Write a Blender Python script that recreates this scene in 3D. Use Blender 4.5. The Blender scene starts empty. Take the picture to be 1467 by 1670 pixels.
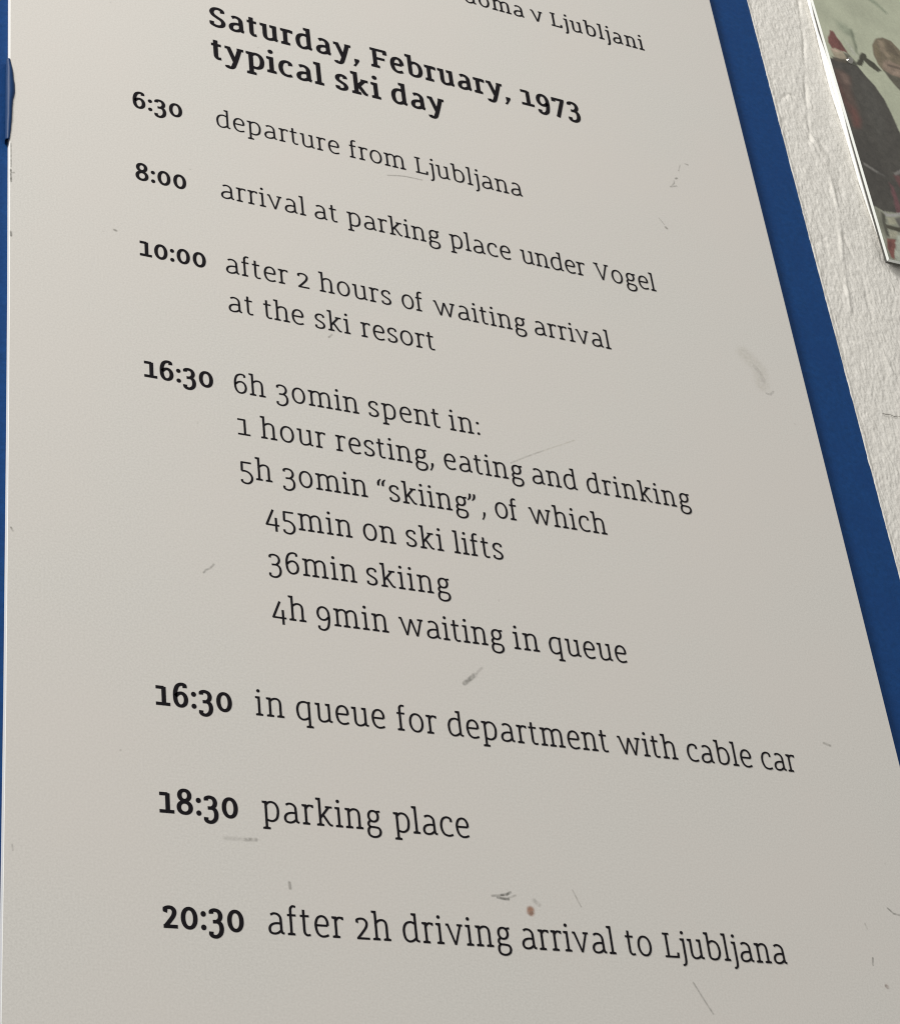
import bpy, math, random
import numpy as np
from mathutils import Vector, Matrix, noise

# ------------------------------------------------------------------ units
# The information panel's front face is the plane y = 0 of the scene.
# Sizes are given in "points" on that panel; U turns a point into metres.
U = 0.9 / 3291.2
T = 13.0                      # thickness of the white panel (points)
WALL = 15.2                   # depth of the plaster behind the panel face
def P(x, y, z=0.0):           # x right, y down, z into the wall (points) -> metres
    return Vector((x * U, z * U, -y * U))

scene = bpy.context.scene

# ------------------------------------------------------------------ camera
R = np.array([[0.90120171, 0.10813217, -0.41969384],
              [0.14091722, 0.84265069, 0.51969428],
              [0.40985097, -0.52749147, 0.74416056]])
def cam2world(v):
    c = R.T @ np.array(v)
    return Vector((c[0], c[2], -c[1]))
cam_data = bpy.data.cameras.new("camera")
cam = bpy.data.objects.new("camera", cam_data)
scene.collection.objects.link(cam)
cx, cy, cz = cam2world((1, 0, 0)), cam2world((0, -1, 0)), cam2world((0, 0, -1))
loc = cam2world((0, 0, -0.9))
m = Matrix((cx, cy, cz)).transposed().to_4x4()
m.translation = loc
cam.matrix_world = m
cam_data.sensor_fit = 'HORIZONTAL'
cam_data.sensor_width = 36.0
cam_data.lens = 36.0 * 3291.2 / 1467.0
cam_data.clip_start = 0.01
cam_data.clip_end = 100.0
scene.camera = cam

# ------------------------------------------------------------------ light
world = bpy.data.worlds.new("World")
scene.world = world
world.use_nodes = True
bg = world.node_tree.nodes["Background"]
bg.inputs[0].default_value = (1.0, 0.985, 0.95, 1)
bg.inputs[1].default_value = 0.45

def area(name, loc, target, sx, sy, power, col):
    d = bpy.data.lights.new(name, 'AREA')
    d.shape = 'RECTANGLE'; d.size = sx; d.size_y = sy; d.energy = power; d.color = col
    o = bpy.data.objects.new(name, d); scene.collection.objects.link(o)
    o.location = loc
    o.rotation_euler = (Vector(target) - Vector(loc)).to_track_quat('-Z', 'Y').to_euler()
    return o
area("window_light", (-1.22, -0.70, 1.20), (0, 0, 0.05), 0.45, 0.60, 31.0, (1.0, 0.985, 0.955))

scene.view_settings.view_transform = 'Standard'
scene.view_settings.look = 'None'
scene.view_settings.exposure = 0.0
scene.view_settings.gamma = 1.0
scene.cycles.pixel_filter_type = 'BLACKMAN_HARRIS'
scene.cycles.filter_width = 1.15

# ------------------------------------------------------------------ helpers
def srgb(r, g, b):
    f = lambda c: (c / 255 / 12.92) if c / 255 <= 0.04045 else ((c / 255 + 0.055) / 1.055) ** 2.4
    return (f(r), f(g), f(b), 1.0)

def mat(name, color, rough=0.5, spec=0.5, metal=0.0):
    mt = bpy.data.materials.new(name); mt.use_nodes = True
    b = mt.node_tree.nodes["Principled BSDF"]
    b.inputs["Base Color"].default_value = color
    b.inputs["Roughness"].default_value = rough
    b.inputs["Metallic"].default_value = metal
    b.inputs["Specular IOR Level"].default_value = spec
    return mt

def mesh_obj(name, verts, faces, material, parent=None, smooth=False):
    me = bpy.data.meshes.new(name)
    me.from_pydata([tuple(v) for v in verts], [], faces)
    me.update()
    if material: me.materials.append(material)
    o = bpy.data.objects.new(name, me)
    scene.collection.objects.link(o)
    if parent: o.parent = parent
    if smooth: me.polygons.foreach_set('use_smooth', [True] * len(me.polygons))
    return o

def empty(name, loc, label, cat):
    o = bpy.data.objects.new(name, None)
    scene.collection.objects.link(o)
    o.location = loc; o['label'] = label; o['category'] = cat
    return o

def attach(o, parent):        # parent while keeping the mesh where it stands
    o.parent = parent
    o.matrix_parent_inverse = Matrix.Translation(-parent.location)

def noise_color(mt, base, var, scales, amount, bump=None, coarse=None):
    """fine print grain / dirt variation on a Principled material"""
    nt = mt.node_tree; N = nt.nodes; L = nt.links
    b = N["Principled BSDF"]
    tc = N.new("ShaderNodeTexCoord")
    prev = None
    col = N.new("ShaderNodeMix"); col.data_type = 'RGBA'
    col.inputs[6].default_value = base; col.inputs[7].default_value = var
    n1 = N.new("ShaderNodeTexNoise"); n1.inputs["Scale"].default_value = scales[0]
    n1.inputs["Detail"].default_value = 6; n1.inputs["Roughness"].default_value = 0.6
    mr = N.new("ShaderNodeMapRange")
    mr.inputs[1].default_value = 0.3; mr.inputs[2].default_value = 0.7
    mr.inputs[3].default_value = 0.0; mr.inputs[4].default_value = amount
    L.new(tc.outputs["Object"], n1.inputs["Vector"])
    L.new(n1.outputs["Fac"], mr.inputs[0]); L.new(mr.outputs[0], col.inputs[0])
    out = col.outputs[2]
    if coarse:
        n2 = N.new("ShaderNodeTexNoise"); n2.inputs["Scale"].default_value = coarse[0]
        n2.inputs["Detail"].default_value = 3
        mr2 = N.new("ShaderNodeMapRange")
        mr2.inputs[1].default_value = 0.35; mr2.inputs[2].default_value = 0.65
        mr2.inputs[3].default_value = 0.0; mr2.inputs[4].default_value = coarse[2]
        c2 = N.new("ShaderNodeMix"); c2.data_type = 'RGBA'
        L.new(tc.outputs["Object"], n2.inputs["Vector"])
        L.new(n2.outputs["Fac"], mr2.inputs[0]); L.new(mr2.outputs[0], c2.inputs[0])
        L.new(out, c2.inputs[6]); c2.inputs[7].default_value = coarse[1]
        out = c2.outputs[2]
    L.new(out, b.inputs["Base Color"])
    if bump:
        nb = N.new("ShaderNodeTexNoise"); nb.inputs["Scale"].default_value = bump[0]
        nb.inputs["Detail"].default_value = 4
        bp = N.new("ShaderNodeBump"); bp.inputs["Distance"].default_value = bump[1]
        bp.inputs["Strength"].default_value = bump[2]
        L.new(tc.outputs["Object"], nb.inputs["Vector"])
        L.new(nb.outputs["Fac"], bp.inputs["Height"]); L.new(bp.outputs["Normal"], b.inputs["Normal"])
    return mt

# ------------------------------------------------------------------ materials
M_board = noise_color(mat("white_laminate", (0.70, 0.66, 0.60, 1), 0.45, 0.35),
                      (0.762, 0.739, 0.694, 1), (0.646, 0.625, 0.585, 1), [1150], 1.0,
                      bump=(700, 0.00025, 0.11),
                      coarse=(11, (0.730, 0.680, 0.634, 1), 0.45))
M_edge = mat("white_cut_edge", (0.90, 0.89, 0.86, 1), 0.5, 0.3)
M_ink = mat("black_ink", (0.009, 0.0075, 0.010, 1), 0.6, 0.12)
M_blue = noise_color(mat("blue_paint", (0.006, 0.032, 0.11, 1), 0.55, 0.14),
                     (0.0090, 0.064, 0.225, 1), (0.0060, 0.044, 0.150, 1), [420], 0.8,
                     bump=(420, 0.0005, 0.35), coarse=(60, (0.0075, 0.050, 0.185, 1), 0.6))
M_wall = noise_color(mat("white_plaster", (0.76, 0.73, 0.67, 1), 0.85, 0.2),
                     (0.86, 0.834, 0.780, 1), (0.77, 0.744, 0.690, 1), [200], 1.0,
                     bump=(700, 0.0006, 0.5))

# ------------------------------------------------------------------ plaster wall
CREASES = [  # ridges and furrows left in the plaster: points, half width, height
    ([(1068, -1560), (1054, -1443), (1020, -1283), (990, -1110)], 4.5, -3.4),
    ([(990, -1110), (1002, -1061), (1018, -1017), (1014, -915), (988, -777), (975, -650)], 5.0, 3.0),
    ([(934, -1203), (950, -1228), (967, -1243), (976, -1240)], 4.5, -3.2),
    ([(967, -1243), (980, -1199), (994, -1142), (1010, -1090), (1025, -1040)], 6.0, 2.4),
    ([(1020, -1120), (1036, -1060), (1040, -980)], 6.0, -2.0),
    ([(1010, -860), (1030, -760), (1026, -640)], 5.0, -1.8),
    ([(1030, -560), (1050, -460), (1044, -360)], 6.0, 1.8),
    ([(950, -900), (958, -820), (948, -740)], 6.0, -1.5),
]
def seg_dist(px, py, ax, ay, bx, by):
    dx, dy = bx - ax, by - ay
    t = np.clip(((px - ax) * dx + (py - ay) * dy) / (dx * dx + dy * dy), 0, 1)
    return np.hypot(px - (ax + t * dx), py - (ay + t * dy))

def build_wall():
    xs = np.concatenate([np.arange(-3600, 850, 150), [860], np.arange(880, 905, 5), np.arange(906, 934, 1.1), np.arange(935, 1130, 1.9), np.arange(1132, 1400, 8), np.arange(1450, 4600, 150)])
    ys = np.concatenate([np.arange(-4200, -1640, 150), np.arange(-1620, 60, 2.6), np.arange(100, 4200, 150)])
    X, Y = np.meshgrid(xs, ys)
    Z = np.zeros_like(X)
    nx, ny = X.shape
    fine = (X > 860) & (X < 1420) & (Y > -1640) & (Y < 80)
    for i in range(nx):
        for j in range(ny):
            x, y = X[i, j], Y[i, j]
            if fine[i, j]:
                w = noise.noise(Vector((x / 60, y / 90, 3))) * 9
                a = noise.noise(Vector(((x + w) / 5.5, (y - w) / 13, 0)))
                b = noise.noise(Vector((x / 13, y / 26, 7)))
                c = noise.noise(Vector((x / 2.8, y / 6, 11)))
                d = noise.noise(Vector((x / 45, y / 70, 17)))
                Z[i, j] = 1.1 * a + 0.9 * b + 0.72 * c + 1.3 * d
            else:
                Z[i, j] = 1.3 * noise.noise(Vector((x / 45, y / 70, 17)))
    for pts, hw, hh in CREASES:
        D = np.full_like(X, 1e9)
        for (ax, ay), (bx, by) in zip(pts, pts[1:]):
            D = np.minimum(D, seg_dist(X, Y, ax, ay, bx, by))
        s = D / hw
        Z += -hh * np.exp(-s * s) * (0.6 + 0.4 * np.sin(Y / 23.0))
    Z = np.clip(Z, -3.0, 5.0)
    # the plaster laps up against the blue board's right edge and drops away behind it
    E = 915.5 + np.maximum(0, Y + 800) * 0.0032
    wob = np.array([noise.noise(Vector((q / 50, 2, 0))) * 1.8 + noise.noise(Vector((q / 15, 5, 0))) * 1.1 for q in ys])[:, None]
    E = E + wob
    Z -= 1.7 * np.exp(-((X - E - 4.5) / 4.0) ** 2)
    t = np.clip((X - E + 1.6) / 3.2, 0, 1)
    Z = np.where((X > -900) & (X < 1000), Z * t + 5.5 * (1 - t), Z)
    verts = np.stack([X * U, (WALL + Z) * U, -Y * U], -1).reshape(-1, 3)
    idx = np.arange(nx * ny).reshape(nx, ny)
    f = np.stack([idx[:-1, :-1], idx[1:, :-1], idx[1:, 1:], idx[:-1, 1:]], -1).reshape(-1, 4)
    me = bpy.data.meshes.new("plaster_wall")
    me.vertices.add(len(verts)); me.vertices.foreach_set("co", verts.ravel())
    me.loops.add(f.size); me.loops.foreach_set("vertex_index", f.ravel())
    me.polygons.add(len(f)); me.polygons.foreach_set("loop_start", np.arange(0, f.size, 4))
    me.update(calc_edges=True)
    me.polygons.foreach_set('use_smooth', [True] * len(f))
    me.materials.append(M_wall)
    o = bpy.data.objects.new("plaster_wall", me); scene.collection.objects.link(o)
    o['kind'] = 'structure'
    return o
WALL_OBJ = build_wall()

# ------------------------------------------------------------------ prism with slightly eased front edge
def slab(name, outline, z0, z1, m_front, m_side, parent, bevel=0.8):
    """outline: points (x,y) clockwise seen from the front; z0 front, z1 back"""
    n = len(outline)
    cxm = sum(p[0] for p in outline) / n; cym = sum(p[1] for p in outline) / n
    def inset(p, d):
        return (p[0] - math.copysign(d, p[0] - cxm), p[1] - math.copysign(d, p[1] - cym))
    v = [P(*inset(p, bevel), z0) for p in outline] + [P(*p, z0 + bevel) for p in outline] + [P(*p, z1) for p in outline]
    f = [tuple(range(n)), tuple(range(3 * n - 1, 2 * n - 1, -1))]
    for i in range(n):
        j = (i + 1) % n
        f.append((i + n, j + n, j, i)); f.append((i + 2 * n, j + 2 * n, j + n, i + n))
    o = mesh_obj(name, v, f, m_front, None)
    o.data.materials.append(m_side)
    for k, pl in enumerate(o.data.polygons):
        pl.material_index = 0 if k < 1 else 1
    import bmesh
    bm = bmesh.new(); bm.from_mesh(o.data); bmesh.ops.recalc_face_normals(bm, faces=bm.faces); bm.to_mesh(o.data); bm.free()
    attach(o, parent)
    return o

# ------------------------------------------------------------------ blue backing board
blue = empty("blue_backing_board", P(90, 1400, 15), "dark blue board showing as a band along both sides of the white text panel", "board")
rnd = random.Random(4)
TOP, BOT = -2150, 1500
right_edge = []
y = TOP
while y < BOT:
    base = 915.5 + max(0, (y + 800)) * 0.0032
    right_edge.append((base + 2.2, y))
    y += 9
left_edge = [(-842 + noise.noise(Vector((yy / 40, 9, 0))) * 1.5, yy) for yy in range(BOT, TOP, -60)]
slab("backing_sheet", right_edge + left_edge, T + 0.6, WALL + 5, M_blue, M_blue, blue, bevel=0.5)

# ------------------------------------------------------------------ white information panel
panel = empty("information_panel", P(36, 1400, 6), "off-white text panel with the printed timetable of a 1973 ski day, on a blue board", "information panel")
left_pts = [(-727.0, 1250), (-729.5, 880), (-728.3, 690), (-727.1, 420), (-727.0, 230), (-726.8, -25), (-727.1, -280), (-728.6, -600), (-730.5, -925), (-731, -1300), (-731, -1900)]
outline = [(-731, -1900), (800.3, -1900), (800.3, 1250)] + left_pts[:-1]
slab("white_board", outline, 0.0, T, M_board, M_edge, panel, bevel=0.7)

# blob of blue film bulging over the left cut edge of the panel
def film_blob():
    prof = [(-786, 0.2), (-780, 1.4), (-770, 3.2), (-758, 5.4), (-742, 6.6), (-730, 8.4), (-712, 9.0), (-702, 7.6), (-694, 5.8), (-676, 4.8), (-650, 4.0), (-628, 2.8), (-612, 1.4), (-604, 0.3)]
    dense = []
    for (y0, b0), (y1, b1) in zip(prof, prof[1:]):
        for k in range(3):
            t = k / 3; dense.append((y0 + (y1 - y0) * t, b0 + (b1 - b0) * t))
    dense.append(prof[-1])
    v, f = [], []
    n = 11
    for (yy, b) in dense:
        w = b
        for k in range(n):
            a = math.pi * k / (n - 1)
            # from the blue surface round the cut edge and over the face
            x = -733.0 - 2.2 * math.sin(a) if k <= 5 else -733.0 + (w + 3.2) * (k - 5) / 5.0
            lift = min(1.0, 0.35 + b / 7.0)
            z = (T + 0.4) * (1 - k / 5.5) if k <= 5 else (-1.5, -2.7, -2.8, -2.0, -0.2)[k - 6] * lift
            z -= noise.noise(Vector((yy / 14, k / 3, 0))) * 0.4
            v.append(P(x, yy, z))
    r = len(dense)
    for i in range(r - 1):
        for k in range(n - 1):
            f.append((i * n + k, i * n + k + 1, (i + 1) * n + k + 1, (i + 1) * n + k))
    mb = mat("glossy_blue_film", (0.010, 0.040, 0.125, 1), 0.42, 0.12)
    o = mesh_obj("loose_film", v, f, mb, None, True)
    sm = o.modifiers.new("s", 'SOLIDIFY'); sm.thickness = 0.5 * U; sm.offset = -1
    o['label'] = "shiny lump of blue film lapping over the panel's left edge"
    attach(o, blue)
film_blob()

# ------------------------------------------------------------------ lettering
LW, LV = 3.0, 2.6
LX, LC, LA, LD = 31.4, 38.8, 43.6, -11.8
S = 3.7
ANCH_L = [LD + LV / 2, LV / 2, LX - LV / 2, LC - LV / 2, LA - LV / 2]

G = {}
def g(ch, W, *items): G[ch] = (W, items)
# centre lines of the light cut; x from the outer left edge, y from the baseline
s = lambda *p: ('s', p)
l = lambda *p: ('l', p)
B, XC, CC, AC, DC = 1.3, 30.1, 37.5, 42.3, -10.5
g('a', 23.4, s((3.6, 28.4), (8.5, 30.6), (14.2, 29.6), (17.9, 25.6), (18.6, 19.5), (18.8, 12), (19.0, 6.2), (20.2, 2.6), (23.4, 1.5)),
  s((18.7, 16.2), (10.5, 16.1), (4.2, 13.4), (1.5, 8.2), (2.8, 2.9), (7.6, 0.9), (13.4, 2.0), (19.0, 6.2)))
g('b', 25.6, l((5.2, AC), (5.2, 8)), ('head', 5.2, LA), s((5.2, 8), (5.7, 4.6), (8.4, 1.9), (13.6, 0.8), (20.0, 3.2), (23.8, 10.2), (24.1, 18.8), (21.2, 27.0), (15.3, 30.3), (9.4, 29.2), (5.2, 25.2)))
g('c', 20.4, s((18.6, 23.2), (17.6, 28.4), (12.2, 30.7), (5.6, 28.2), (1.8, 20.5), (1.9, 10.5), (5.6, 3.2), (11.6, 0.9), (16.2, 1.3), (20.2, 3.0)))
g('d', 25.4, l((20.4, AC), (20.4, 6)), ('head', 20.4, LA), s((20.4, 27.4), (16.5, 29.7), (12.3, 30.4), (6.2, 28.1), (2.2, 21.6), (1.5, 12.8), (3.6, 4.6), (8.6, 1.0), (14.4, 2.0), (20.4, 6.4)), s((20.4, 6), (21.2, 3.0), (25.4, 1.4)))
g('e', 21.2, l((1.8, 16.9), (19.7, 16.9)), s((19.7, 16.9), (19.3, 23.4), (16.2, 29.0), (11.4, 30.9), (5.6, 28.6), (2.0, 21.6), (1.7, 13.0), (4.4, 4.6), (9.6, 0.9), (15.2, 1.0), (20.6, 3.2)))
g('f', 14.4, l((5.2, 1), (5.2, 34)), ('foot', 5.2, 0), s((5.2, 34), (5.7, 39.4), (8.8, 42.6), (13.6, 42.0)), ('bar', 0.4, 12.9, 29.4))
g('g', 22.6, ('ring', 1.9, 20.2, 12.0, 31.9), l((16.0, 29.4), (22.4, 30.3)), s((5.4, 14.6), (3.0, 11.4), (2.7, 8.0), (5.6, 5.2), (12.5, 4.6), (18.6, 3.3), (21.0, -1.2), (19.6, -6.8), (14.6, -10.2), (8.2, -10.6), (3.2, -8.0), (1.7, -3.2), (2.6, 1.8), (5.8, 5.3)))
g('h', 26.9, l((5.2, AC), (5.2, 1)), ('head', 5.2, LA), ('foot', 5.2, 0), s((5.2, 25.4), (8.4, 28.4), (13.0, 30.5), (17.6, 30.1), (20.6, 27.4), (21.7, 22.6), (21.7, 12), (21.7, 1)), ('foot', 21.7, 0))
g('i', 10.4, l((5.2, XC), (5.2, 1)), ('head', 5.2, LX), ('foot', 5.2, 0), ('dot', 4.8, 39.6))
g('j', 9.4, ('head', 7.2, LX), s((7.2, XC), (7.2, 10), (7.1, -2.0), (6.0, -8.2), (3.4, -10.6), (0.3, -10.9)), ('dot', 6.8, 39.6))
g('k', 24.6, l((5.2, AC), (5.2, 1)), ('head', 5.2, LA), ('foot', 5.2, 0), l((5.6, 12.4), (19.2, 29.6)), ('bar', 13.8, 24.4, XC), s((9.9, 17.8), (15.2, 9.6), (19.0, 3.8), (21.2, 1.9), (24.4, 1.4)))
g('l', 10.4, l((5.2, AC), (5.2, 1)), ('head', 5.2, LA), ('foot', 5.2, 0))
g('m', 41.4, l((5.2, XC), (5.2, 1)), ('head', 5.2, LX), ('foot', 5.2, 0), s((5.2, 25.6), (8.4, 28.8), (12.8, 30.6), (17.0, 29.7), (19.6, 26.4), (20.4, 21.4), (20.5, 12), (20.5, 1)), ('foot', 20.5, 0),
  s((20.5, 25.2), (23.8, 28.7), (28.2, 30.6), (32.5, 29.8), (35.2, 26.6), (36.1, 21.4), (36.2, 12), (36.2, 1)), ('foot', 36.2, 0))
g('n', 26.7, l((5.2, XC), (5.2, 1)), ('head', 5.2, LX), ('foot', 5.2, 0), s((5.2, 25.6), (8.6, 28.8), (13.2, 30.6), (17.6, 30.0), (20.5, 27.2), (21.5, 22.4), (21.5, 12), (21.5, 1)), ('foot', 21.5, 0))
g('o', 23.6, ('ring', 0, 23.6, -0.5, 32.0))
g('p', 25.4, l((5.6, XC), (5.6, DC)), ('head', 5.6, LX), ('foot', 5.6, LD), s((5.6, 25.6), (9.4, 29.4), (14.2, 30.7), (19.8, 28.6), (23.4, 22.4), (23.8, 13.6), (21.4, 5.2), (15.8, 1.1), (10.4, 1.2), (5.6, 3.0)))
g('q', 25.4, l((20.2, XC), (20.2, DC)), ('foot', 20.2, LD), s((20.2, 28.8), (16.0, 30.2), (11.6, 30.6), (5.4, 28.0), (1.8, 20.8), (1.6, 12.2), (4.0, 4.2), (9.2, 0.9), (15.0, 1.9), (20.2, 5.2)), ('bar', 19.0, 22.4, XC))
g('r', 17.0, l((5.2, XC), (5.2, 1)), ('head', 5.2, LX), ('foot', 5.2, 0), s((5.2, 24.8), (7.4, 28.0), (10.6, 30.2), (16.6, 29.8)), ('tick', 16.0, 29.9, -1.8))
g('s', 18.2, s((16.0, 24.6), (15.4, 28.6), (10.2, 30.8), (4.8, 29.2), (1.9, 24.6), (3.0, 19.6), (8.6, 15.9), (14.2, 12.6), (16.6, 8.2), (15.0, 3.2), (9.4, 0.8), (4.6, 1.5), (1.8, 3.2), (1.6, 7.2)))
g('t', 15.0, l((5.4, 38.6), (5.3, 9)), s((5.3, 9), (6.0, 4.2), (9.2, 1.2), (14.6, 1.8)), ('bar', 0.2, 13.2, 29.4))
g('u', 26.6, ('head', 5.2, LX), s((5.2, XC), (5.2, 18), (5.2, 9.0), (6.4, 4.0), (10.2, 1.1), (15.0, 1.4), (19.2, 3.4), (21.8, 6.4)), ('head', 21.8, LX), l((21.8, XC), (21.8, 5)), s((21.8, 6.2), (22.6, 2.6), (26.6, 1.4)))
g('v', 26.6, ('v', 3.4, 13.4, 23.2, LX), ('bar', 0.2, 5.2, XC), ('bar', 17.6, 26.4, XC))
g('w', 41.0, ('v', 3.4, 12.2, 20.4, LX), ('v', 20.4, 29.6, 37.8, LX), ('bar', 0.2, 5.2, XC), ('bar', 31.4, 40.8, XC))
g('y', 26.6, ('bar', 0.2, 8.2, XC), ('bar', 17.0, 26.4, XC), l((4.2, XC), (13.6, 2.4)), s((22.2, XC), (17.8, 14), (12.6, -2.4), (10.0, -8.2), (6.4, -10.6), (1.2, -9.4), (0.6, -6.9)))
g('L', 24.2, l((5.9, CC), (5.9, 1)), ('bar', 0.4, 11.6, CC), ('bar', 0.4, 23.2, B), l((23.0, 0.2), (23.6, 8.4)))
g('F', 26.4, l((5.9, CC), (5.9, 1)), ('foot', 5.9, 0), ('bar', 0.4, 25.2, CC), ('bar', 5.9, 22.4, 19.6), l((24.6, 38.6), (25.2, 30.4)))
g('S', 22.6, s((20.2, 30.8), (19.4, 35.8), (12.8, 38.4), (5.4, 36.4), (1.9, 30.4), (4.2, 24.4), (11.2, 19.6), (18.0, 15.6), (21.0, 10.0), (18.8, 3.6), (12.0, 0.8), (5.4, 2.0), (1.6, 4.4), (1.4, 10.2)))
g('V', 31.4, ('v', 4.8, 15.8, 26.8, LC), ('bar', 0.2, 9.4, CC), ('bar', 22.2, 31.2, CC))
g('0', 23.0, ('ring', 0, 23.0, -0.5, 32.0))
g('1', 20.8, ('bar', 0.4, 12.0, XC), l((11.9, LX), (11.9, 1)), ('bar', 0.2, 20.6, B))
g('2', 20.0, s((1.8, 24.8), (1.8, 28.8), (6.6, 30.8), (12.4, 30.2), (16.4, 25.8), (15.6, 19.2), (9.4, 10.4), (2.2, 2.0)), ('bar', 0.6, 19.6, B), ('tick', 1.8, 28.6, -3.6))
g('3', 20.6, s((2.4, 24.8), (2.4, 28.6), (7.6, 30.8), (14.4, 29.0), (17.4, 23.6), (16.4, 17.4), (12.6, 13.2)), l((4.6, 12.6), (13.6, 12.9)), s((12.6, 13.2), (17.2, 9.4), (19.0, 2.6), (17.0, -5.0), (11.0, -9.4), (4.8, -9.2), (1.4, -6.6), (1.4, -2.6)))
g('4', 23.2, l((13.4, 31.0), (1.6, 2.3), (23.0, 2.0)), l((17.6, 16.4), (17.6, -9.4)))
g('5', 20.4, l((18.6, XC), (2.5, XC), (2.1, 13.4)), s((1.6, 13.4), (8.6, 13.6), (15.0, 10.4), (18.8, 3.6), (17.8, -4.0), (12.6, -9.0), (6.4, -9.2), (1.8, -6.4), (1.4, -2.8)))
g('6', 21.8, s((18.8, 32.8), (18.2, 37.2), (12.6, 38.6), (6.2, 35.6), (2.4, 27.6), (1.5, 16.8), (3.0, 7.0), (7.2, 1.6), (12.6, 0.9), (18.0, 4.6), (20.2, 11.8), (18.4, 19.6), (13.6, 23.4), (8.0, 22.6), (1.9, 17.4)))
g('7', 22.0, ('bar', 0.6, 21.2, XC), l((1.6, LX), (2.0, 24.0)), l((20.0, XC), (7.0, -9.4)))
g('8', 22.8, ('ring', 1.3, 21.4, 18.6, 39.2), ('ring', 0, 22.8, -0.6, 21.6))
g('9', 21.8, s((20.0, 14.2), (13.8, 8.8), (8.2, 8.4), (3.4, 12.2), (1.6, 19.6), (3.8, 27.2), (9.2, 30.9), (14.8, 29.8), (18.8, 24.8), (20.3, 15.0), (19.6, 4.0), (16.8, -5.4), (10.8, -9.6), (4.8, -8.4), (2.8, -6.2), (2.8, -2.6)))
g(':', 5.0, ('dot', 2.5, 2.4), ('dot', 2.5, 23.6))
g(',', 7.0, ('com', 5.6, 5.4))
g('“', 14.0, ('quo', 2.6, 26.6, 1), ('quo', 10.6, 26.6, 1))
g('”', 14.0, ('quo', 3.4, 39.4, -1), ('quo', 11.4, 39.4, -1))
ROUND_L = set('cdeoqg069as'); ROUND_R = set('bop06983')
def lsb(c):
    if c in ',”': return 0.2
    return 3.2 if c in ROUND_L else (1.8 if c in 'vwyVjt4f' else 2.3)
def rsb(c):
    return 3.3 if c in ROUND_R else (1.8 if c in 'vwyVkr' else 2.3)

def catmull(pts, n=7):
    if len(pts) < 3: return list(pts)
    P0 = [(2 * pts[0][0] - pts[1][0], 2 * pts[0][1] - pts[1][1])] + list(pts) + [(2 * pts[-1][0] - pts[-2][0], 2 * pts[-1][1] - pts[-2][1])]
    out = []
    for i in range(1, len(P0) - 2):
        p = [np.array(q, float) for q in P0[i - 1:i + 3]]
        t = [0.0]
        for a, b in zip(p, p[1:]): t.append(t[-1] + max(1e-6, np.linalg.norm(b - a)) ** 0.5)
        for k in range(n):
            u = t[1] + (t[2] - t[1]) * k / n
            A1 = (t[1]-u)/(t[1]-t[0])*p[0] + (u-t[0])/(t[1]-t[0])*p[1]
            A2 = (t[2]-u)/(t[2]-t[1])*p[1] + (u-t[1])/(t[2]-t[1])*p[2]
            A3 = (t[3]-u)/(t[3]-t[2])*p[2] + (u-t[2])/(t[3]-t[2])*p[3]
            B1 = (t[2]-u)/(t[2]-t[0])*A1 + (u-t[0])/(t[2]-t[0])*A2
            B2 = (t[3]-u)/(t[3]-t[1])*A2 + (u-t[1])/(t[3]-t[1])*A3
            out.append(tuple((t[2]-u)/(t[2]-t[1])*B1 + (u-t[1])/(t[2]-t[1])*B2))
    out.append(tuple(pts[-1]))
    return out

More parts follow.
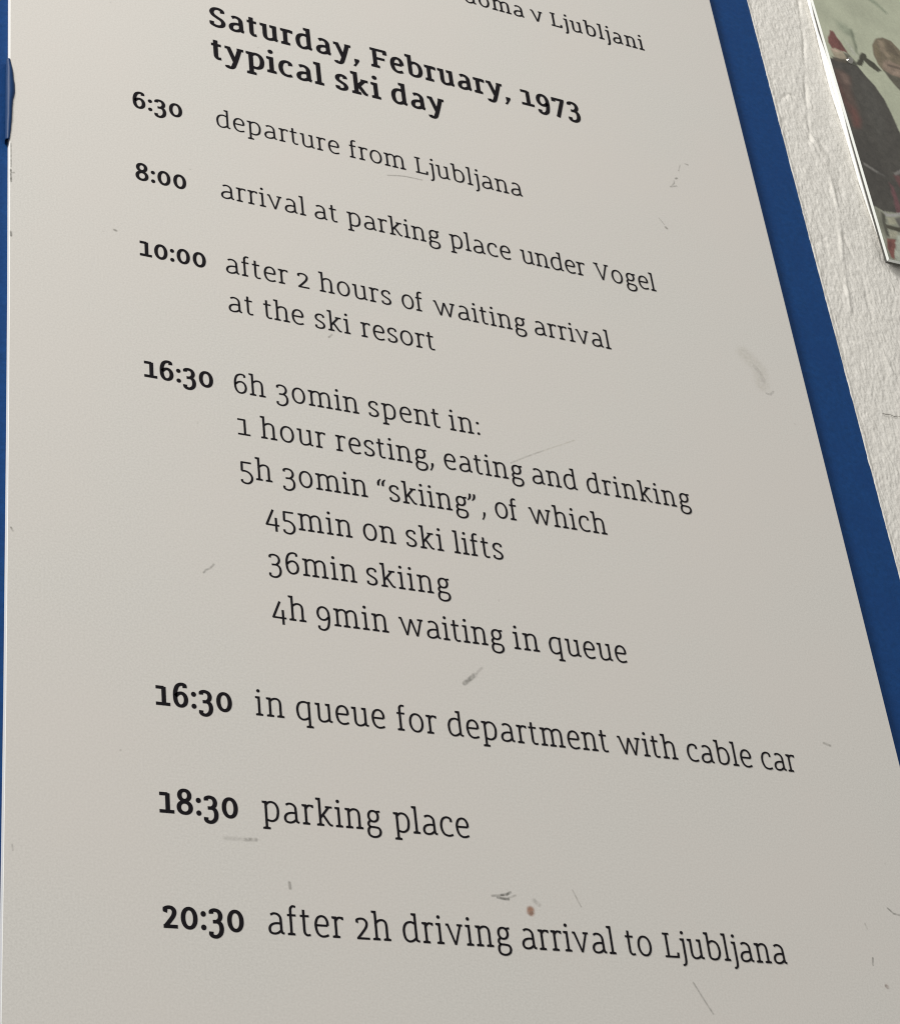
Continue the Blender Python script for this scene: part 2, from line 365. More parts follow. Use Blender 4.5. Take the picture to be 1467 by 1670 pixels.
class Pen:
    def __init__(self, w, v, dW, scale=1.0):
        self.w, self.v, self.dW, self.k = w, v, dW, scale
        self.anch = [LD + v / 2, v / 2, LX - v / 2, LC - v / 2, LA - v / 2]
    def ymap(self, y):
        a, b = ANCH_L, self.anch
        if y <= a[0]: return y - a[0] + b[0]
        if y >= a[-1]: return y - a[-1] + b[-1]
        for i in range(4):
            if a[i] <= y <= a[i + 1]:
                t = (y - a[i]) / (a[i + 1] - a[i]); return b[i] + (b[i + 1] - b[i]) * t
    def width(self, ch):
        W = G[ch][0]
        if ch in ':,': return W + (self.w - LW) * 0.9
        return W + self.dW * (1.6 if ch in 'mw' else 1.0)
    def glyph(self, ch):
        """returns polygon pieces [(verts, faces)] in points"""
        W, items = G[ch]
        Wb = self.width(ch)
        hl, hb = LW / 2, self.w / 2
        def mx(x):
            return hb + (x - hl) / (W - 2 * hl) * (Wb - 2 * hb)
        def M(p): return (mx(p[0]), self.ymap(p[1]))
        w, v = self.w, self.v
        out = []
        def ribbon(pts):
            pts = [np.array(p, float) for p in pts]
            V, F = [], []
            for i, p in enumerate(pts):
                a = pts[max(0, i - 1)]; b = pts[min(len(pts) - 1, i + 1)]
                d = b - a; d /= max(1e-9, np.linalg.norm(d))
                n = np.array([-d[1], d[0]])
                hw = 0.5 * math.sqrt((w * d[1]) ** 2 + (v * d[0]) ** 2)
                V += [p + n * hw, p - n * hw]
            for i in range(len(pts) - 1): F.append((2 * i, 2 * i + 1, 2 * i + 3, 2 * i + 2))
            out.append((V, F))
        def poly(pts): out.append(([np.array(p, float) for p in pts], [tuple(range(len(pts)))]))
        for it in items:
            k = it[0]
            if k == 's': ribbon(catmull([M(p) for p in it[1]]))
            elif k == 'l':
                q = [M(p) for p in it[1]]
                for a, b in zip(q, q[1:]): ribbon([a, b])
                for c in q[1:-1]:
                    poly([(c[0] + w / 2 * math.cos(t), c[1] + v / 2 * math.sin(t)) for t in np.linspace(0, 2 * math.pi, 13)[:-1]])
            elif k == 'foot':
                x = mx(it[1]); y0 = it[2]; h = w / 2
                poly([(x - h - S, y0), (x + h + S, y0), (x + h + S, y0 + v * 0.92), (x + h, y0 + v + 0.8), (x - h, y0 + v + 0.8), (x - h - S, y0 + v * 0.92)])
            elif k == 'head':
                x = mx(it[1]); y0 = it[2]; h = w / 2
                poly([(x - h - S, y0), (x + h, y0), (x + h, y0 - v), (x - h, y0 - v - 0.9), (x - h - S, y0 - v * 0.95)])
            elif k == 'bar':
                y0 = self.ymap(it[3])
                x0 = it[1] / W * Wb; x1 = it[2] / W * Wb
                poly([(x0, y0 - v / 2), (x1, y0 - v / 2), (x1, y0 + v / 2), (x0, y0 + v / 2)])
            elif k == 'tick':
                x, y0 = M((it[1], it[2]))
                poly([(x - w * .5, y0 + v * .45), (x + w * .42, y0 + v * .4), (x + w * .42, y0 + it[3] - v * .5), (x - w * .5, y0 + it[3] * .4 - v * .5)])
            elif k == 'dot':
                r = 0.42 * w + 1.15
                x = mx(it[1]) if ch != ':' else Wb / 2
                y0 = {2.4: r * .96, 23.6: 27.2 - r, 39.6: 38.2 + r * .8}[it[2]]
                poly([(x + r * math.cos(t), y0 + r * math.sin(t)) for t in np.linspace(0, 2 * math.pi, 17)[:-1]])
            elif k == 'ring':
                x0, x1 = it[1] / W * Wb, it[2] / W * Wb
                y0, y1 = it[3], it[4]
                cxx, cyy = (x0 + x1) / 2, (y0 + y1) / 2
                rx, ry = (x1 - x0) / 2, (y1 - y0) / 2
                V, F = [], []; n = 40; e = 2 / 2.12
                for i in range(n):
                    t = 2 * math.pi * i / n; c, sn = math.cos(t), math.sin(t)
                    f = lambda z: math.copysign(abs(z) ** e, z)
                    V.append(np.array([cxx + rx * f(c), cyy + ry * f(sn)]))
                    V.append(np.array([cxx + (rx - w) * f(c), cyy + (ry - v) * f(sn)]))
                for i in range(n):
                    j = (i + 1) % n; F.append((2 * i, 2 * i + 1, 2 * j + 1, 2 * j))
                out.append((V, F))
            elif k == 'v':
                xa, xb, xc = mx(it[1]), mx(it[2]), mx(it[3])
                t, h = it[4], w * 0.5
                poly([(xa - h, t - v * .5), (xa + h, t - v * .5), (xb + h * .95, 0), (xb - h * .75, 0)])
                poly([(xc - h * .9, t - v * .5), (xc + h * .9, t - v * .5), (xb + h * .95, 0), (xb - h * .75, 0)])
            elif k == 'com':
                x = Wb - w * .55; r = w * .55
                poly([(x - r, 6.6), (x + r, 6.6), (x + r * 1.1, 3.0), (x + r * .4, -1.8), (x - 3.6 + r * .2, -9.2), (x - 4.4 - r * .6, -7.6), (x - 2.2 - r * .2, -3.0), (x - r * 1.0, 2.2)])
            elif k == 'quo':
                x, y0, d = it[1], it[2], it[3]; r = w * .5
                poly([(x - d * r, y0), (x + d * r, y0 ), (x + d * (r + .1), y0 + d * 4.6), (x + d * (r + 1.0), y0 + d * 8.6), (x + d * (r + 3.6), y0 + d * 13.0), (x + d * (r + 2.0), y0 + d * 13.8), (x - d * (r - 1.2), y0 + d * 9.6), (x - d * (r + .3), y0 + d * 5.0)])
        return out

LIGHT = Pen(3.9, 3.2, 0.45)
MEDIUM = Pen(5.0, 3.9, 0.9)
BOLD = Pen(7.0, 5.2, 2.0)
HEAD = Pen(7.0, 5.1, 1.9, 1.29)

def word_len(pen, word):
    n = sum(pen.width(c) for c in word)
    for a, b in zip(word, word[1:]): n += rsb(a) + lsb(b)
    return n * pen.k

letters = 0
def text_line(name, base, words, label=None):
    """words: (pen, text, x0, x1) in points along the baseline y = base"""
    V, F = [], []
    z = -0.25
    for pen, word, x0, x1 in words:
        k = pen.k
        nat = word_len(pen, word)
        if x0 is None: x0 = x1 - nat
        gaps = len(word) - 1
        tr = (x1 - x0 - nat) / gaps if gaps else 0
        sx = 1.0
        lim = 1.3
        if gaps and abs(tr) > lim:       # too far off: stretch a little as well
            sx = (x1 - x0 - lim * gaps * math.copysign(1, tr)) / nat; tr = math.copysign(lim, tr)
        if not gaps: sx = (x1 - x0) / nat
        print("WORD %-12s nat %.1f want %.1f tr %.2f sx %.3f" % (word, nat, x1 - x0, tr, sx))
        x = x0
        for i, c in enumerate(word):
            for vs, fs in pen.glyph(c):
                o = len(V)
                z -= 0.004
                for p in vs: V.append(P(x + p[0] * k * sx, base - p[1] * k, z))
                for f in fs: F.append(tuple(o + q for q in f))
            x += pen.width(c) * k * sx + tr
            if i < gaps: x += (rsb(c) + lsb(word[i + 1])) * k * sx
    o = mesh_obj(name, V, F, M_ink)
    attach(o, panel)
    if label: o['label'] = label
    return o

def tl(base, *ws, pen=LIGHT, name="printed_line", label=None):
    text_line(name, base, [(pen, t, a, b) for t, a, b in ws], label)
def tm(base, t, a, b):
    text_line("printed_time", base, [(BOLD, t, a, b)], None)

tl(-1236.0, ('doma', None, 315.7), ('v', 331.3, 359.2), ('Ljubljani', 377.0, 596.0), pen=MEDIUM)
tl(-987.5, ('Saturday,', -364.8, -70.0), ('February,', -45.6, 248.6), ('1973', 273.8, 404.5), pen=HEAD, name="printed_heading")
tl(-905.0, ('typical', -365.2, -148.6), ('ski', -124.5, -34.4), ('day', -10.8, 99.5), pen=HEAD, name="printed_heading")
tm(-740.6, '6:30', -516.0, -426.6)
tl(-740.6, ('departure', -364.0, -130.6), ('from', -111.0, 0), ('Ljubljana', 19.5, 240.4))
tm(-576.4, '8:00', -515.5, -426.0)
tl(-576.4, ('arrival', -364.0, -208.6), ('at', -191.8, -148.2), ('parking', -130.0, 50.5), ('place', 70.0, 193.4), ('under', 214.6, 349.0), ('Vogel', 368.9, 500.0))
tm(-412.6, '10:00', -512.8, -398.5)
tl(-412.6, ('after', -363.6, -252.5), ('2', -235.4, -214.0), ('hours', -195.6, -61.8), ('of', -41.7, -0.7), ('waiting', 19.6, 201.2), ('arrival', 218.1, 374.2))
tl(-331.4, ('at', -363.3, -319.5), ('the', -301.8, -230.0), ('ski', -210.2, -146.2), ('resort', -125.8, 12.3))
tm(-166.8, '16:30', -512.6, -397.8)
tl(-166.8, ('6h', -362.6, -309.2), ('30min', -290.7, -145.5), ('spent', -127.9, 3.0), ('in:', 20.8, 77.0))
tl(-85.4, ('1', -361.2, -339.8), ('hour', -322.1, -210.6), ('resting,', -192.8, -19.4), ('eating', 0.9, 148.5), ('and', 165.4, 252.2), ('drinking', 271.5, 479.0))
tl(-3.3, ('5h', -361.2, -308.3), ('30min', -290.5, -145.3), ('“skiing”', -127.2, 51.6), (',', 58.0, 65.3), ('of', 84.5, 126.5), ('which', 148.3, 295.8))
tl(78.6, ('45min', -325.2, -179.3), ('on', -160.3, -104.2), ('ski', -85.7, -20.2), ('lifts', -1.0, 88.0))
tl(161.0, ('36min', -324.8, -178.9), ('skiing', -162.1, -17.7))
tl(243.5, ('4h', -325.0, -269.9), ('9min', -252.4, -133.3), ('waiting', -114.8, 66.2), ('in', 84.5, 129.8), ('queue', 148.3, 291.5))
tm(410.4, '16:30', -512.4, -397.2)
tl(410.4, ('in', -360.9, -316.9), ('queue', -297.6, -155.4), ('for', -135.5, -69.4), ('department', -51.2, 228.2), ('with', 246.3, 354.9), ('cable', 374.0, 496.9), ('car', 516.1, 582.8))
tm(576.6, '18:30', -512.6, -397.4)
tl(576.6, ('parking', -361.4, -178.3), ('place', -158.3, -36.3))
tm(743.6, '20:30', -513.0, -398.3)
tl(743.6, ('after', -363.1, -251.0), ('2h', -232.6, -180.3), ('driving', -161.2, 9.6), ('arrival', 27.3, 182.6), ('to', 201.6, 245.5), ('Ljubljana', 266.9, 485.6))

# ------------------------------------------------------------------ scuffs and stains on the panel
def mark(name, pts, width, color, strength, soft=None, step=0.7, rough=True, label=None, z=-0.12):
    """a thin smudge: soft edged stroke along pts, `width` points across"""
    soft = (soft or width) * 1.25; width = width * 1.05; strength = strength * 0.54
    xs = [p[0] for p in pts]; ys = [p[1] for p in pts]; pad = width + soft
    gx = np.arange(min(xs) - pad, max(xs) + pad + step, step); gy = np.arange(min(ys) - pad, max(ys) + pad + step, step)
    X, Y = np.meshgrid(gx, gy)
    D = np.full_like(X, 1e9)
    if len(pts) == 1: D = np.hypot(X - pts[0][0], Y - pts[0][1])
    for (ax, ay), (bx, by) in zip(pts, pts[1:]): D = np.minimum(D, seg_dist(X, Y, ax, ay, bx, by))
    A = np.clip(1 - (D - width * 0.25) / (width * 0.25 + soft * 0.6), 0, 1); A = A * A * (3 - 2 * A)
    # let long strokes fade out towards one end
    if rough:
        for i in range(A.shape[0]):
            for j in range(A.shape[1]):
                if A[i, j] > 0: A[i, j] *= 0.85 + 0.7 * noise.noise(Vector((X[i, j] / 5.5, Y[i, j] / 5.5, 1)))
    A = np.clip(A * strength, 0, 1)
    n, k = X.shape
    idx = np.arange(n * k).reshape(n, k)
    F = np.stack([idx[:-1, :-1], idx[1:, :-1], idx[1:, 1:], idx[:-1, 1:]], -1).reshape(-1, 4)
    keep = A.ravel()[F].max(1) > 0
    o = mesh_obj(name, [P(x, y, z) for x, y in zip(X.ravel(), Y.ravel())], [tuple(int(q) for q in f) for f in F[keep]], None)
    at = o.data.color_attributes.new("smear_mask", 'FLOAT_COLOR', 'POINT')
    at.data.foreach_set("color", np.stack([A.ravel()] * 3 + [np.ones(A.size)], -1).ravel())
    key = "smear_%02x%02x%02x" % tuple(int(255 * c) for c in color)
    mt = bpy.data.materials.get(key)
    if not mt:
        mt = mat(key, (*color, 1), 0.8, 0.1)
        nt = mt.node_tree; out = nt.nodes["Material Output"]; b = nt.nodes["Principled BSDF"]
        ca = nt.nodes.new("ShaderNodeVertexColor"); ca.layer_name = "smear_mask"
        nt.links.new(ca.outputs[0], b.inputs["Alpha"])
    o.data.materials.append(mt)
    attach(o, panel)
    if label: o['label'] = label
    return o
GREY, DARK, OCHRE, RUST, PINK = (0.22, 0.21, 0.185), (0.10, 0.10, 0.085), (0.42, 0.39, 0.28), (0.36, 0.16, 0.085), (0.27, 0.17, 0.14)
mk = lambda *a, **k: mark("scuff_mark", *a, **k)
mk([(-39, -717.3), (-19, -722), (-3, -724.6), (30.3, -725.2)], 1.7, GREY, 0.55)
mk([(586.2, -860.9), (600.9, -866.5)], 2.2, DARK, 0.5)
mk([(590, -864), (597, -873.0), (598, -879)], 1.8, GREY, 0.55)
mk([(603, -886), (606.5, -889)], 2.6, DARK, 0.6)
mk([(614.6, -910.4), (621.2, -927.5)], 1.5, GREY, 0.5)
mk([(634.8, -934.2), (640.4, -933.3)], 2.4, GREY, 0.6)
mk([(553.3, -748.3), (555.6, -745.8)], 3.0, GREY, 0.8)
mk([(541.9, -768.7), (551.6, -754.1)], 1.4, GREY, 0.4)
mk([(672, -468), (688.3, -451.0), (700.6, -436.5), (697.9, -400.1)], 18, OCHRE, 0.17, soft=20)
mk([(690, -440), (701, -425), (703, -410)], 5, GREY, 0.30, soft=6)
mk([(703.4, -381.6), (711.5, -380.1), (720.5, -389.1)], 2.4, DARK, 0.42, soft=3)
mk([(128.5, -120.0), (163, -139.7), (195, -157)], 1.7, GREY, 0.32)
mk([(195, -157), (232, -176), (261.9, -191.5)], 1.4, OCHRE, 0.25)
mk([(-13.5, 317), (-2.8, 307.9), (8.0, 298.4)], 5.0, DARK, 0.62, soft=3.5)
mk([(9, 297.5), (20.7, 285.7)], 2.6, GREY, 0.30)
mk([(-430.4, 179.5), (-426.3, 174.2), (-420.1, 170.9), (-413.4, 162.6)], 1.9, DARK, 0.48)
mk([(-418.9, 607.2), (-389.1, 606.6)], 3.6, GREY, 0.20, soft=4)
mk([(-388.2, 607), (-373.2, 605.9)], 3.4, GREY, 0.5)
mk([(-12.1, 664.9), (6.7, 662.6)], 2.1, DARK, 0.6)
mk([(3.7, 662.6), (12, 661.6), (18.9, 657.6)], 2.5, DARK, 0.8)
mk([(-3, 666.6), (5, 667.9), (14.2, 668.4)], 2.6, DARK, 0.85)
mk([(14.8, 666.3), (26.9, 661.9)], 2.0, GREY, 0.4)
mark("rust_spot", [(48.7, 682.9), (48.4, 686.2)], 9.5, (0.40, 0.17, 0.085), 1.1, soft=4.5, rough=False, label="small rust-coloured spot above the bottom line")
mk([(50, 687), (48, 689)], 3.4, (0.20, 0.12, 0.06), 0.5)
mk([(56.9, 667.7), (63.9, 674.1)], 4.0, GREY, 0.28)
mk([(308.2, 780.8), (324.2, 811.3), (333.4, 827.5)], 1.8, DARK, 0.42)
mk([(703.3, 638.4), (713.0, 647.2), (738.0, 650.9)], 2.0, DARK, 0.5)
mk([(650.8, 724.9), (648.3, 736.0)], 2.0, DARK, 0.6)
mark("pink_spot", [(664.9, 769.6), (666.9, 771.6)], 4.5, PINK, 0.62, soft=3)
mk([(650.8, 349.8), (663.2, 353.3)], 2.6, GREY, 0.5)
mk([(651, 668), (653, 676)], 1.8, GREY, 0.3)
mk([(-327.5, 666.8), (-326.8, 675.1)], 2.6, GREY, 0.75)
mk([(-187, -316.7), (-180.9, -323.2)], 2.0, GREY, 0.6)
mk([(124.3, 646.8), (134.8, 672.5)], 1.4, GREY, 0.4)
mk([(-555.3, -456.2), (-551.2, -454.6)], 2.4, GREY, 0.7)
mk([(-726.6, -539.0), (-726.0, -514.1)], 2.0, DARK, 0.8)
mk([(-726.6, -596), (-726.0, -545)], 1.2, DARK, 0.6)
mk([(-725.3, -408.2), (-725.2, -399.9)], 2.3, DARK, 0.8)
mk([(-725.1, -532.7), (-721.1, -533.8)], 1.6, DARK, 0.6)
mk([(-721.6, 147.2), (-719.0, 152.1)], 1.8, GREY, 0.7)
mk([(-717, 640), (-716, 648)], 1.6, GREY, 0.5)
rnd = random.Random(11)
for _ in range(12):      # tiny specks
    x, y = rnd.uniform(-700, 780), rnd.uniform(-1100, 860)
    a = rnd.uniform(0, 3.14); ln = rnd.uniform(0.5, 5)
    mk([(x, y), (x + math.cos(a) * ln, y + math.sin(a) * ln)], rnd.uniform(1.0, 1.8), GREY, rnd.uniform(0.12, 0.3))

# ------------------------------------------------------------------ photo plate on the right
plate = empty("photo_plate", P(1280, -790, 8), "glossy colour photograph of skiers, one in a red hat, screwed to the plaster", "photo plate")
def PXL(y): return 1088.5 + (y + 1550) * 0.0068      # its left edge
PB = -796.0
PR, PT = 1500.0, -2150.0
M_acr = mat("acrylic_edge", (0.80, 0.82, 0.79, 1), 0.25, 0.5)
M_gap_shade = mat("gap_shade", (0.10, 0.098, 0.09, 1), 0.7, 0.2)  # dark tone of the shaded gap, set as colour
M_light_band = mat("light_band_white", (0.93, 0.925, 0.90, 1), 0.6, 0.3)  # white for the light reflected beside the plate, set as colour
slab("acrylic_sheet", [(PXL(PT), PT), (PR, PT), (PR, PB), (PXL(PB), PB)], -7.6, -1.2, M_acr, M_acr, plate, bevel=0.6)
slab("gap_shade_layer", [(PXL(PT) + 1.5, PT + 2), (PR - 2, PT + 2), (PR - 2, PB - 1.0), (PXL(PB) + 1.5, PB - 1.0)], -1.15, 6.0, M_gap_shade, M_gap_shade, plate, bevel=0.3)  # dark layer painting the shade in the gap behind the acrylic
slab("light_band_strip", [(1086, PT + 30), (PR - 14, PT + 30), (PR - 14, PB - 20), (1110, PB - 20), (1104.6, -850), (1099, -900), (1092, -1020), (1091, -1140), (1085, -1285), (1087, -1372), (1091, -1460), (1092, -1570)], 6.05, 13.4, M_light_band, M_light_band, plate, bevel=0.8)  # added white strip imitating light thrown on the plaster by the plate's edge
def light_band_filler():
    """added white strip carrying the painted light band over the dark gap at the left edge"""
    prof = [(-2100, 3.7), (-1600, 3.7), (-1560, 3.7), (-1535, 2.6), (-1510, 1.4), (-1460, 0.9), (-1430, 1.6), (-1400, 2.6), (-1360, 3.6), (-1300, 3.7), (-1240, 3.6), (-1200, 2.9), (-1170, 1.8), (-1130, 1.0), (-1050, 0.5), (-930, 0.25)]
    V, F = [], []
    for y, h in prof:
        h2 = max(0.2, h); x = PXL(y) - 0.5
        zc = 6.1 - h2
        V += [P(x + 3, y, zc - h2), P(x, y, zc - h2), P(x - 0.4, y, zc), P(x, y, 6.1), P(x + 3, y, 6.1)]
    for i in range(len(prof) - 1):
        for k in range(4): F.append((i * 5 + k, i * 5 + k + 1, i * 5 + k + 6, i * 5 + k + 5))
    o = mesh_obj("light_band_edge", V, F, M_light_band); attach(o, plate)
light_band_filler()

def paint_print():
    fx0, fx1, fy0, fy1, st = 1086.0, 1346.0, -1720.0, -797.0, 1.6
    gx = np.concatenate([np.arange(fx0, fx1, st), [1400, PR - 1.2]]); gy = np.concatenate([[PT + 1.2, -1950], np.arange(fy0, fy1, st), [fy1]])
    X, Y = np.meshgrid(gx, gy)
    XX = np.maximum(X, 0)
    C = np.zeros(X.shape + (3,))
    lin = lambda c: np.array(srgb(*c)[:3])
    C[:] = lin((168, 173, 147))
    def nz(sx, sy, seed):
        out = np.zeros_like(X)
        for i in range(X.shape[0]):
            for j in range(X.shape[1]): out[i, j] = noise.noise(Vector((X[i, j] / sx, Y[i, j] / sy, seed)))
        return out
    n1, n2, n3 = nz(60, 80, 1), nz(14, 18, 2), nz(4, 5, 3)
    C *= (1 + 0.16 * n1 + 0.06 * n2)[..., None]
    wx, wy = X + n2 * 2.0 + n3 * 1.0, Y + n3 * 1.2 + n2 * 1.5
    def shape(pts, col, soft=2.5, a=1.0, tex=0.12):
        D = np.full_like(X, 1e9); inside = np.zeros(X.shape, bool)
        q = list(pts) + [pts[0]]
        for (ax, ay), (bx, by) in zip(q, q[1:]):
            D = np.minimum(D, seg_dist(wx, wy, ax, ay, bx, by))
            cond = ((ay > wy) != (by > wy)) & (wx < (bx - ax) * (wy - ay) / (by - ay + 1e-9) + ax)
            inside ^= cond
        sd = np.where(inside, D, -D); soft = max(3.2, soft * 1.25)
        al = np.clip(sd / (2 * soft) + 0.5, 0, 1); al = (al * al * (3 - 2 * al) * a)[..., None]
        cc = lin(col) * (1 + tex * 2 * n2 + tex * n3)[..., None]
        C[:] = C * (1 - al) + cc * al
    # wooded slope and snow behind the skiers
    shape([(1140, -1500), (1165, -1494), (1181, -1479), (1178, -1456), (1159, -1460), (1142, -1476)], (136, 146, 122), 9, 0.75)
    shape([(1172, -1482), (1182, -1486), (1181, -1446), (1177, -1405), (1170, -1412), (1172, -1446)], (112, 120, 98), 4, 0.85)
    shape([(1252, -1608), (1267, -1618), (1283, -1606), (1304, -1581), (1299, -1574), (1279, -1592)], (132, 142, 118), 5, 0.85)
    shape([(1150, -1440), (1165, -1420), (1172, -1396), (1160, -1400)], (172, 174, 160), 5, 0.6)
    # big dark coat of the front skier
    shape([(1070, -1360), (1094, -1368.5), (1125.7, -1382.4), (1143.9, -1369.5), (1163.5, -1368.3), (1178.5, -1343.1), (1198.9, -1315.9), (1213.6, -1281.6), (1224.4, -1229.9), (1236, -1146), (1215, -1020), (1185, -947.8), (1138, -923.7), (1116, -929.6), (1099, -938), (1065, -930)], (69, 66, 60), 2.6)
    shape([(1150, -1340), (1185, -1320), (1200, -1260), (1190, -1180), (1165, -1120), (1148, -1230)], (76, 74, 68), 14, 0.6)
    shape([(1100, -1140), (1150, -1130), (1160, -1000), (1110, -960), (1096, -1060)], (61, 58, 53), 12, 0.6)
    shape([(1093, -1336), (1118, -1336), (1133, -1323), (1124, -1274), (1130, -1221), (1121, -1176), (1105, -1164), (1098, -1194), (1089, -1263)], (88, 68, 59), 9, 0.9)
    shape([(1106, -1330), (1126, -1326), (1128, -1300), (1112, -1296)], (122, 100, 88), 6, 0.6)
    shape([(1109, -1232), (1122, -1218), (1127, -1193), (1118, -1169), (1104, -1169)], (104, 62, 54), 9, 0.8)
    shape([(1095, -1320), (1104, -1250), (1110, -1200), (1098, -1210), (1091, -1270)], (84, 52, 46), 5, 0.7)
    # red hat, face, collar
    shape([(1113.8, -1460), (1122.4, -1461), (1128, -1443.8), (1137, -1427.8), (1146, -1402), (1127, -1400), (1104, -1401.8), (1098.5, -1418.9), (1102.7, -1435.4)], (116, 66, 60), 2.4)
    shape([(1128, -1436), (1136, -1424), (1144, -1408), (1150, -1394), (1144, -1398), (1130, -1420)], (90, 56, 50), 3, 0.8)
    shape([(1099, -1399), (1115, -1405), (1135, -1400), (1147, -1389), (1140, -1378), (1118, -1373), (1103, -1376)], (152, 140, 116), 3)
    shape([(1100, -1399), (1112, -1402), (1128, -1396), (1112, -1392)], (176, 150, 132), 2.5, 0.8)
    shape([(1096, -1376), (1118, -1373), (1140, -1380), (1132, -1366), (1100, -1363)], (84, 76, 62), 3, 0.9)
    # raised arm with glove and ski pole
    shape([(1182, -1408), (1190, -1416), (1199, -1414), (1199, -1402.4), (1217, -1393), (1232, -1373), (1221, -1365), (1200.7, -1376.4), (1188, -1391), (1176, -1370), (1160, -1370), (1174, -1390)], (64, 63, 49), 2.2)
    shape([(1136, -1398), (1150, -1396), (1166, -1376), (1160, -1366), (1140, -1372)], (84, 84, 70), 3, 0.9)
    # second skier: brown hair and face
    shape([(1228, -1453.7), (1245, -1478.6), (1265, -1489), (1288, -1484.9), (1304, -1465), (1322, -1437), (1322, -1350), (1293, -1358), (1260, -1367), (1237, -1374.8), (1228, -1390.8), (1222.9, -1421.4)], (112, 100, 78), 2.6)
    shape([(1250, -1476), (1264, -1474), (1262, -1445), (1274, -1430), (1261, -1424), (1248, -1442)], (146, 128, 104), 5, 0.75)
    shape([(1270, -1480), (1290, -1470), (1300, -1440), (1284, -1436), (1272, -1452)], (92, 80, 62), 4, 0.8)
    shape([(1232, -1448), (1240, -1462), (1244, -1430), (1234, -1410), (1228, -1425)], (124, 110, 80), 4, 0.7)
    shape([(1246, -1408), (1265, -1416), (1281, -1411), (1322, -1404), (1322, -1368), (1256, -1367), (1239, -1381)], (136, 116, 98), 4, 0.95)
    shape([(1256, -1402), (1282, -1403), (1320, -1396), (1320, -1389), (1278, -1394), (1254, -1396)], (92, 78, 64), 2.2, 0.85)
    shape([(1262, -1384), (1300, -1386), (1322, -1378), (1322, -1370), (1266, -1376)], (158, 136, 116), 3, 0.6)
    shape([(1238, -1377), (1261, -1368), (1322, -1366), (1322, -1290), (1290, -1300), (1262.7, -1332), (1248, -1354)], (88, 84, 70), 3)
    # straps, skis and legs lower down
    shape([(1098, -1064), (1108.5, -1061), (1134, -1047), (1130, -1041), (1101, -1055)], (116, 113, 108), 2, 0.8)
    shape([(1134, -1047), (1150, -1040), (1150, -1036), (1130, -1041)], (92, 90, 86), 2, 0.6)
    shape([(1177, -1055), (1200, -1070), (1203, -1064), (1181, -1047)], (122, 118, 114), 2, 0.8)
    shape([(1156, -1020), (1165, -1012), (1168, -968), (1172, -935), (1150, -930), (1155, -965)], (104, 64, 68), 4, 0.95)
    shape([(1176, -1046), (1192, -1052), (1196, -1020), (1182, -1016)], (104, 62, 62), 4, 0.8)
    shape([(1060, -926), (1099, -940), (1116.6, -931), (1240, -948), (1240, -780), (1060, -770)], (138, 140, 122), 3)
    shape([(1096, -930), (1106, -934), (1112, -880), (1104, -850), (1096, -880)], (112, 112, 96), 4, 0.8)
    shape([(1109, -928), (1117, -922), (1114, -884), (1114, -860), (1106, -862), (1105, -898)], (64, 62, 52), 2.5, 0.85)
    shape([(1116, -931), (1128, -926), (1152, -934), (1175, -948), (1172, -936), (1142, -921), (1119, -918)], (150, 148, 146), 2, 0.85)
    shape([(1123, -914.7), (1144, -921.8), (1142, -902.8), (1122, -896)], (152, 150, 126), 2.5)
    shape([(1142, -918), (1158, -926), (1166, -896), (1150, -890)], (92, 88, 84), 3, 0.9)
    shape([(1112, -894), (1149, -895), (1175, -893), (1172, -882), (1128, -882), (1112, -883)], (70, 66, 52), 2)
    shape([(1119, -878.7), (1138, -881), (1138, -864), (1114, -858)], (156, 154, 132), 2.5)
    shape([(1106, -855), (1128, -858), (1121, -831), (1108, -799), (1100.8, -804), (1098, -829)], (124, 72, 62), 2.5)
    shape([(1104, -846), (1112, -848), (1108, -822), (1100, -822)], (96, 52, 46), 2.5, 0.7)
    shape([(1134, -869), (1180, -880), (1170, -780), (1108, -780), (1118, -826)], (160, 166, 150), 3)
    C *= (1 + 0.10 * n3)[..., None]
    gm = C.mean(-1, keepdims=True); C = gm + (C - gm) * 0.80
    C = np.clip(C / 0.80, 0, 0.85)
    n, k = X.shape
    xl = np.array([[PXL(y) + 0.9 for _ in gx] for y in gy])
    Xc = np.maximum(X, xl)
    idx = np.arange(n * k).reshape(n, k)
    F = np.stack([idx[:-1, :-1], idx[1:, :-1], idx[1:, 1:], idx[:-1, 1:]], -1).reshape(-1, 4)
    # drop cells squeezed against the left edge
    keep = (Xc.ravel()[F].max(1) - Xc.ravel()[F].min(1)) > 1e-6
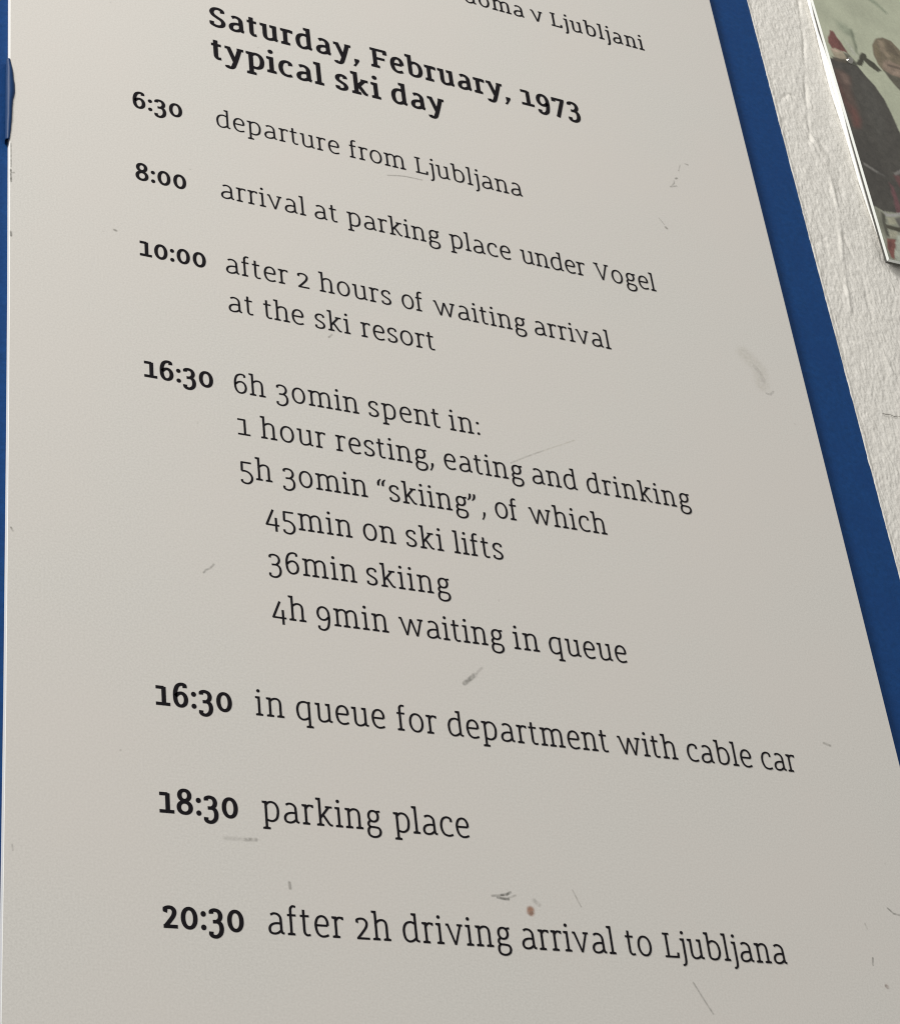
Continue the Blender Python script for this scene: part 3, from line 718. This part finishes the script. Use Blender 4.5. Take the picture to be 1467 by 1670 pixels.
    o = mesh_obj("printed_photograph", [P(x, y, -7.8) for x, y in zip(Xc.ravel(), Y.ravel())], [tuple(int(v) for v in f) for f in F[keep]], None)
    at = o.data.color_attributes.new("print", 'FLOAT_COLOR', 'POINT')
    at.data.foreach_set("color", np.concatenate([C.reshape(-1, 3), np.ones((C.shape[0] * C.shape[1], 1))], 1).ravel())
    mt = mat("photo_print", (0.5, 0.5, 0.5, 1), 0.3, 0.4)
    ca = mt.node_tree.nodes.new("ShaderNodeVertexColor"); ca.layer_name = "print"
    mt.node_tree.links.new(ca.outputs[0], mt.node_tree.nodes["Principled BSDF"].inputs["Base Color"])
    o.data.materials.append(mt)
    attach(o, plate)
paint_print()

def lathe(name, cx_, cy_, prof, m, parent, n=28):
    V, F = [], []
    for r, z in prof:
        for i in range(n):
            a = 2 * math.pi * i / n
            V.append(P(cx_ + r * math.cos(a), cy_ + r * math.sin(a), z))
    for k in range(len(prof) - 1):
        for i in range(n):
            j = (i + 1) % n
            F.append((k * n + i, k * n + j, (k + 1) * n + j, (k + 1) * n + i))
    F.append(tuple(range(len(V) - n, len(V))))
    o = mesh_obj(name, V, F, m, None, True)
    attach(o, parent); return o
M_chrome = mat("polished_steel", (0.42, 0.41, 0.38, 1), 0.12, 0.5, 1.0)
prof = [(9.2, -7.9), (9.2, -9.0), (8.6, -9.8)] + [(8.2 * math.cos(a), -9.8 - 5.0 * math.sin(a)) for a in np.linspace(0.1, 1.5, 9)]
lathe("screw_head", 1145.5, -1376.0, prof, M_chrome, plate)

# fine dark hairline in the plaster
def hairline():
    pts = [(983, -400.5), (992, -399.2), (1003, -400.8), (1012, -398.2), (1022, -400.6), (1040, -399.0), (1064, -402)]
    V, F = [], []
    for i, (x, y) in enumerate(pts):
        h = 0.5 + 0.5 * (i % 2)
        V += [P(x, y - h, WALL - 2.2), P(x, y + h, WALL - 2.2)]
    for i in range(len(pts) - 1): F.append((2 * i, 2 * i + 1, 2 * i + 3, 2 * i + 2))
    o = mesh_obj('hairline_crack', V, F, mat('crack_grey', (0.20, 0.19, 0.17, 1), 0.9, 0.1)); attach(o, WALL_OBJ)
hairline()
